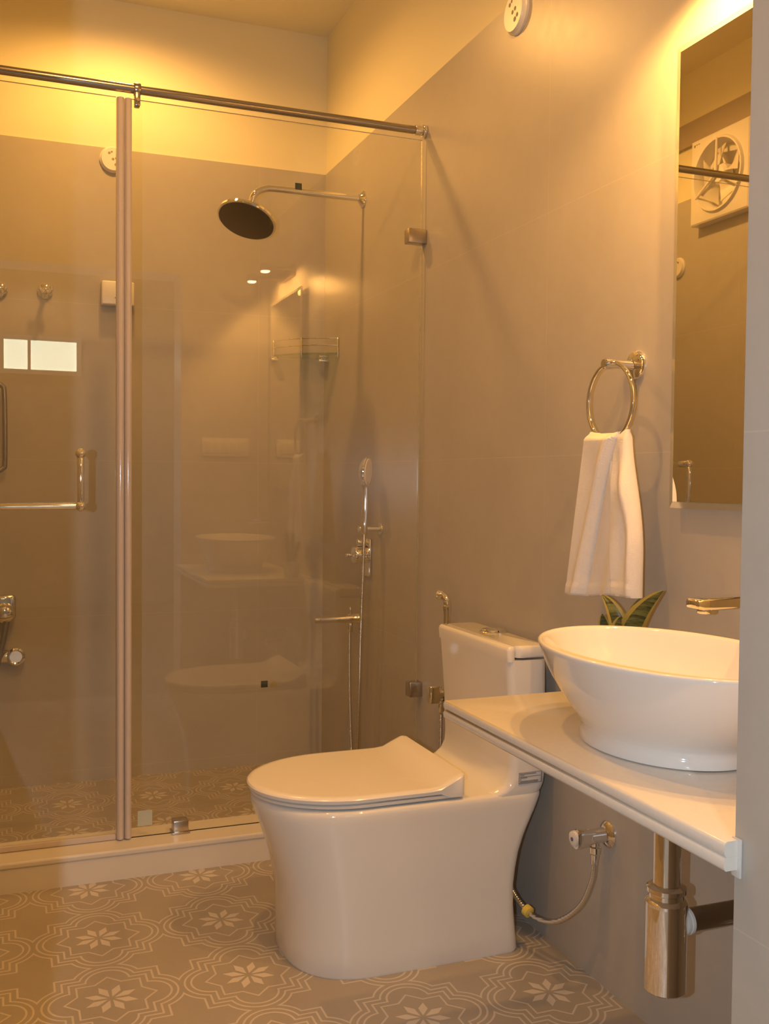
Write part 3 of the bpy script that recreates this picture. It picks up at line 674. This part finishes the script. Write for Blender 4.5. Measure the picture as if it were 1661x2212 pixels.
leaf((1.176, 1.70, CT + .058), (1.148, 1.668, .872), (1.155, 1.70, .83), .021, -.5, (-.7, -.7, 0))
leaf((1.19, 1.722, CT + .058), (1.20, 1.775, .87), (1.2, 1.73, .84), .013, .5, (-.3, -.9, 0))

# bottle trap under the basin
TX = BX + .008
bt = thing('bottle_trap', 'chrome bottle trap hanging under the counter with waste pipe to the right', 'drain trap', (TX, BYc, .5))
b = nb(); cyl(b, (TX, BYc, .455), (TX, BYc, CT - .037), .0225, 36); obj('tailpipe', b, 'chrome', bt)
b = nb(); lathe(b, [(.028, .0), (.0335, .003), (.0345, .012), (.031, .017), (.0285, .019), (.0285, .026), (.0325, .029), (.0325, .036), (.026, .04)], (TX, BYc, .437), (0, 0, 1), 40); obj('collar_nut', b, 'chrome', bt)
b = nb(); lathe(b, [(.024, 0), (.0315, .001), (.034, .004), (.034, .145), (.032, .146)], (TX, BYc, .299), (0, 0, 1), 44); obj('bottle', b, 'chrome', bt)
b = nb(); tube(b, [(TX + .03, BYc, .409), (1.15, BYc, .409), (XR - .001, BYc, .409)], .0195, 28); obj('waste_pipe', b, 'dchrome', bt)
b = nb(); lathe(b, [(.019, .028), (.0225, .03), (.0225, .035), (.021, .036), (.021, .038), (.0225, .039), (.0225, .044), (.019, .046)], (TX, BYc, .409), (1, 0, 0), 30); obj('seal_ring', b, 'white', bt)
b = nb(); lathe(b, [(.034, 0), (.034, .004), (.02, .012)], (XR, BYc, .409), (-1, 0, 0), 30); obj('wall_flange', b, 'chrome', bt)

# angle valves
def angle_valve(y, z, label):
    t = thing('angle_valve', label, 'valve', (XR, y, z), 'angle valves on the right wall')
    b = nb(); lathe(b, [(.030, 0), (.030, .004), (.024, .010), (.014, .014)], (XR, y, z), (-1, 0, 0), 32); obj('flange', b, 'chrome', t)
    b = nb(); lathe(b, [(.0155, .008), (.017, .02), (.0165, .036), (.0165, .05)], (XR, y, z), (-1, 0, 0), 24); lathe(b, [(.008, .0), (.008, .015), (.0125, .017), (.0125, .03), (.009, .034), (.009, .042)], (XR - .035, y, z - .008), (0, 0, -1), 20); obj('body', b, 'chrome', t)
    b = nb(); rings = []
    for d_, r_ in ((.040, .0155), (.052, .0165), (.072, .0195), (.086, .0215), (.089, .020)):
        rings.append([(XR - d_, y + r_ * (1 + .12 * math.cos(3 * a)) * math.cos(a), z + r_ * (1 + .12 * math.cos(3 * a)) * math.sin(a)) for a in [2 * PI * k / 30 for k in range(30)]])
    loft(b, rings); kn = obj('knob', b, 'chrome', t)
    b = nb(); lathe(b, [(.017, .0885), (.0165, .0925), (.012, .0945), (0, .0945)], (XR, y, z), (-1, 0, 0), 24); obj('cap', b, 'white', kn)
    b = nb(); lathe(b, [(.0045, .0944), (.0045, .0955), (0, .0956)], (XR, y, z), (-1, 0, 0), 16); o = obj('dot', b, 'blue', kn); o['label'] = 'blue dot'
angle_valve(1.872, .352, 'chrome angle valve feeding the toilet, below the counter end')
angle_valve(1.300, .357, 'chrome angle valve close under the counter beside the trap')
hz = thing('supply_hose', 'braided water hose looping from the wall valve to the toilet', 'hose', (1.2, 2.0, .15))
b = nb(); tube(b, spline([(XR - .035, 1.872, .298), (XR - .035, 1.880, .25), (1.222, 1.915, .178), (1.205, 1.985, .116), (1.19, 2.06, .096), (1.178, 2.12, .112), (1.174, 2.16, .136), (1.172, 2.19, .15)], 10), .0062, 14); obj('hose', b, 'braid', hz)
b = nb(); lathe(b, [(.010, 0), (.014, .002), (.014, .016), (.010, .018)], (1.187, 2.080, .098), (-.25, .93, .25), 12); o = obj('nut', b, 'yellow', hz); o['label'] = 'yellow plastic nut'
b = nb(); cyl(b, (XR - .035, 1.872, .312), (XR - .035, 1.874, .288), .0082, 16, .001); obj('ferrule', b, 'chrome', hz)

# health faucet between toilet and glass
hf = thing('bidet_sprayer', 'chrome bidet sprayer standing in its wall holder behind the toilet tank', 'sprayer', (1.225, 2.660, .72))
b = nb(); lathe(b, [(.0095, 0), (.0105, .05), (.010, .085), (.012, .1), (.0125, .108), (.010, .112)], (1.225, 2.660, .66), (0, 0, 1), 24); obj('handle', b, 'chrome', hf)
b = nb(); tube(b, spline([(1.225, 2.660, .765), (1.223, 2.6602, .785), (1.217, 2.67, .797), (1.205, 2.682, .80)], 6), [.0105] * 6 + [.012] * 7 + [.0135] * 5 + [.0145], 20); obj('head', b, 'chrome', hf)
b = nb(); tube(b, spline([(1.225, 2.660, .662), (1.225, 2.655, .5), (1.222, 2.64, .3), (1.22, 2.64, .12), (1.23, 2.70, .10), (1.245, 2.74, .25), (1.245, 2.738, .43)], 8), .0058, 12); obj('hose', b, 'braid', hf)
b = nb(); cyl(b, (XR, 2.660, .70), (1.24, 2.660, .70), .012, 20, .002); lathe(b, [(.0145, -.012), (.0145, .012)], (1.225, 2.660, .70), (0, 0, 1), 24, False, False); obj('holder', b, 'chrome', hf)
bv = thing('bidet_valve', 'chrome wall valve beside the lower glass clamp behind the toilet', 'valve', (XR, 2.738, .475))
b = nb(); lathe(b, [(.028, 0), (.028, .004), (.02, .012), (.0135, .015), (.0135, .04)], (XR, 2.745, .488), (-1, 0, 0), 28); cyl(b, (1.245, 2.738, .47), (1.245, 2.738, .435), .009, 18, .002); obj('body', b, 'chrome', bv)
b = nb(); box(b, (1.205, 2.730, .462), (1.24, 2.760, .516), .006, 3); obj('knob', b, 'chrome', bv)
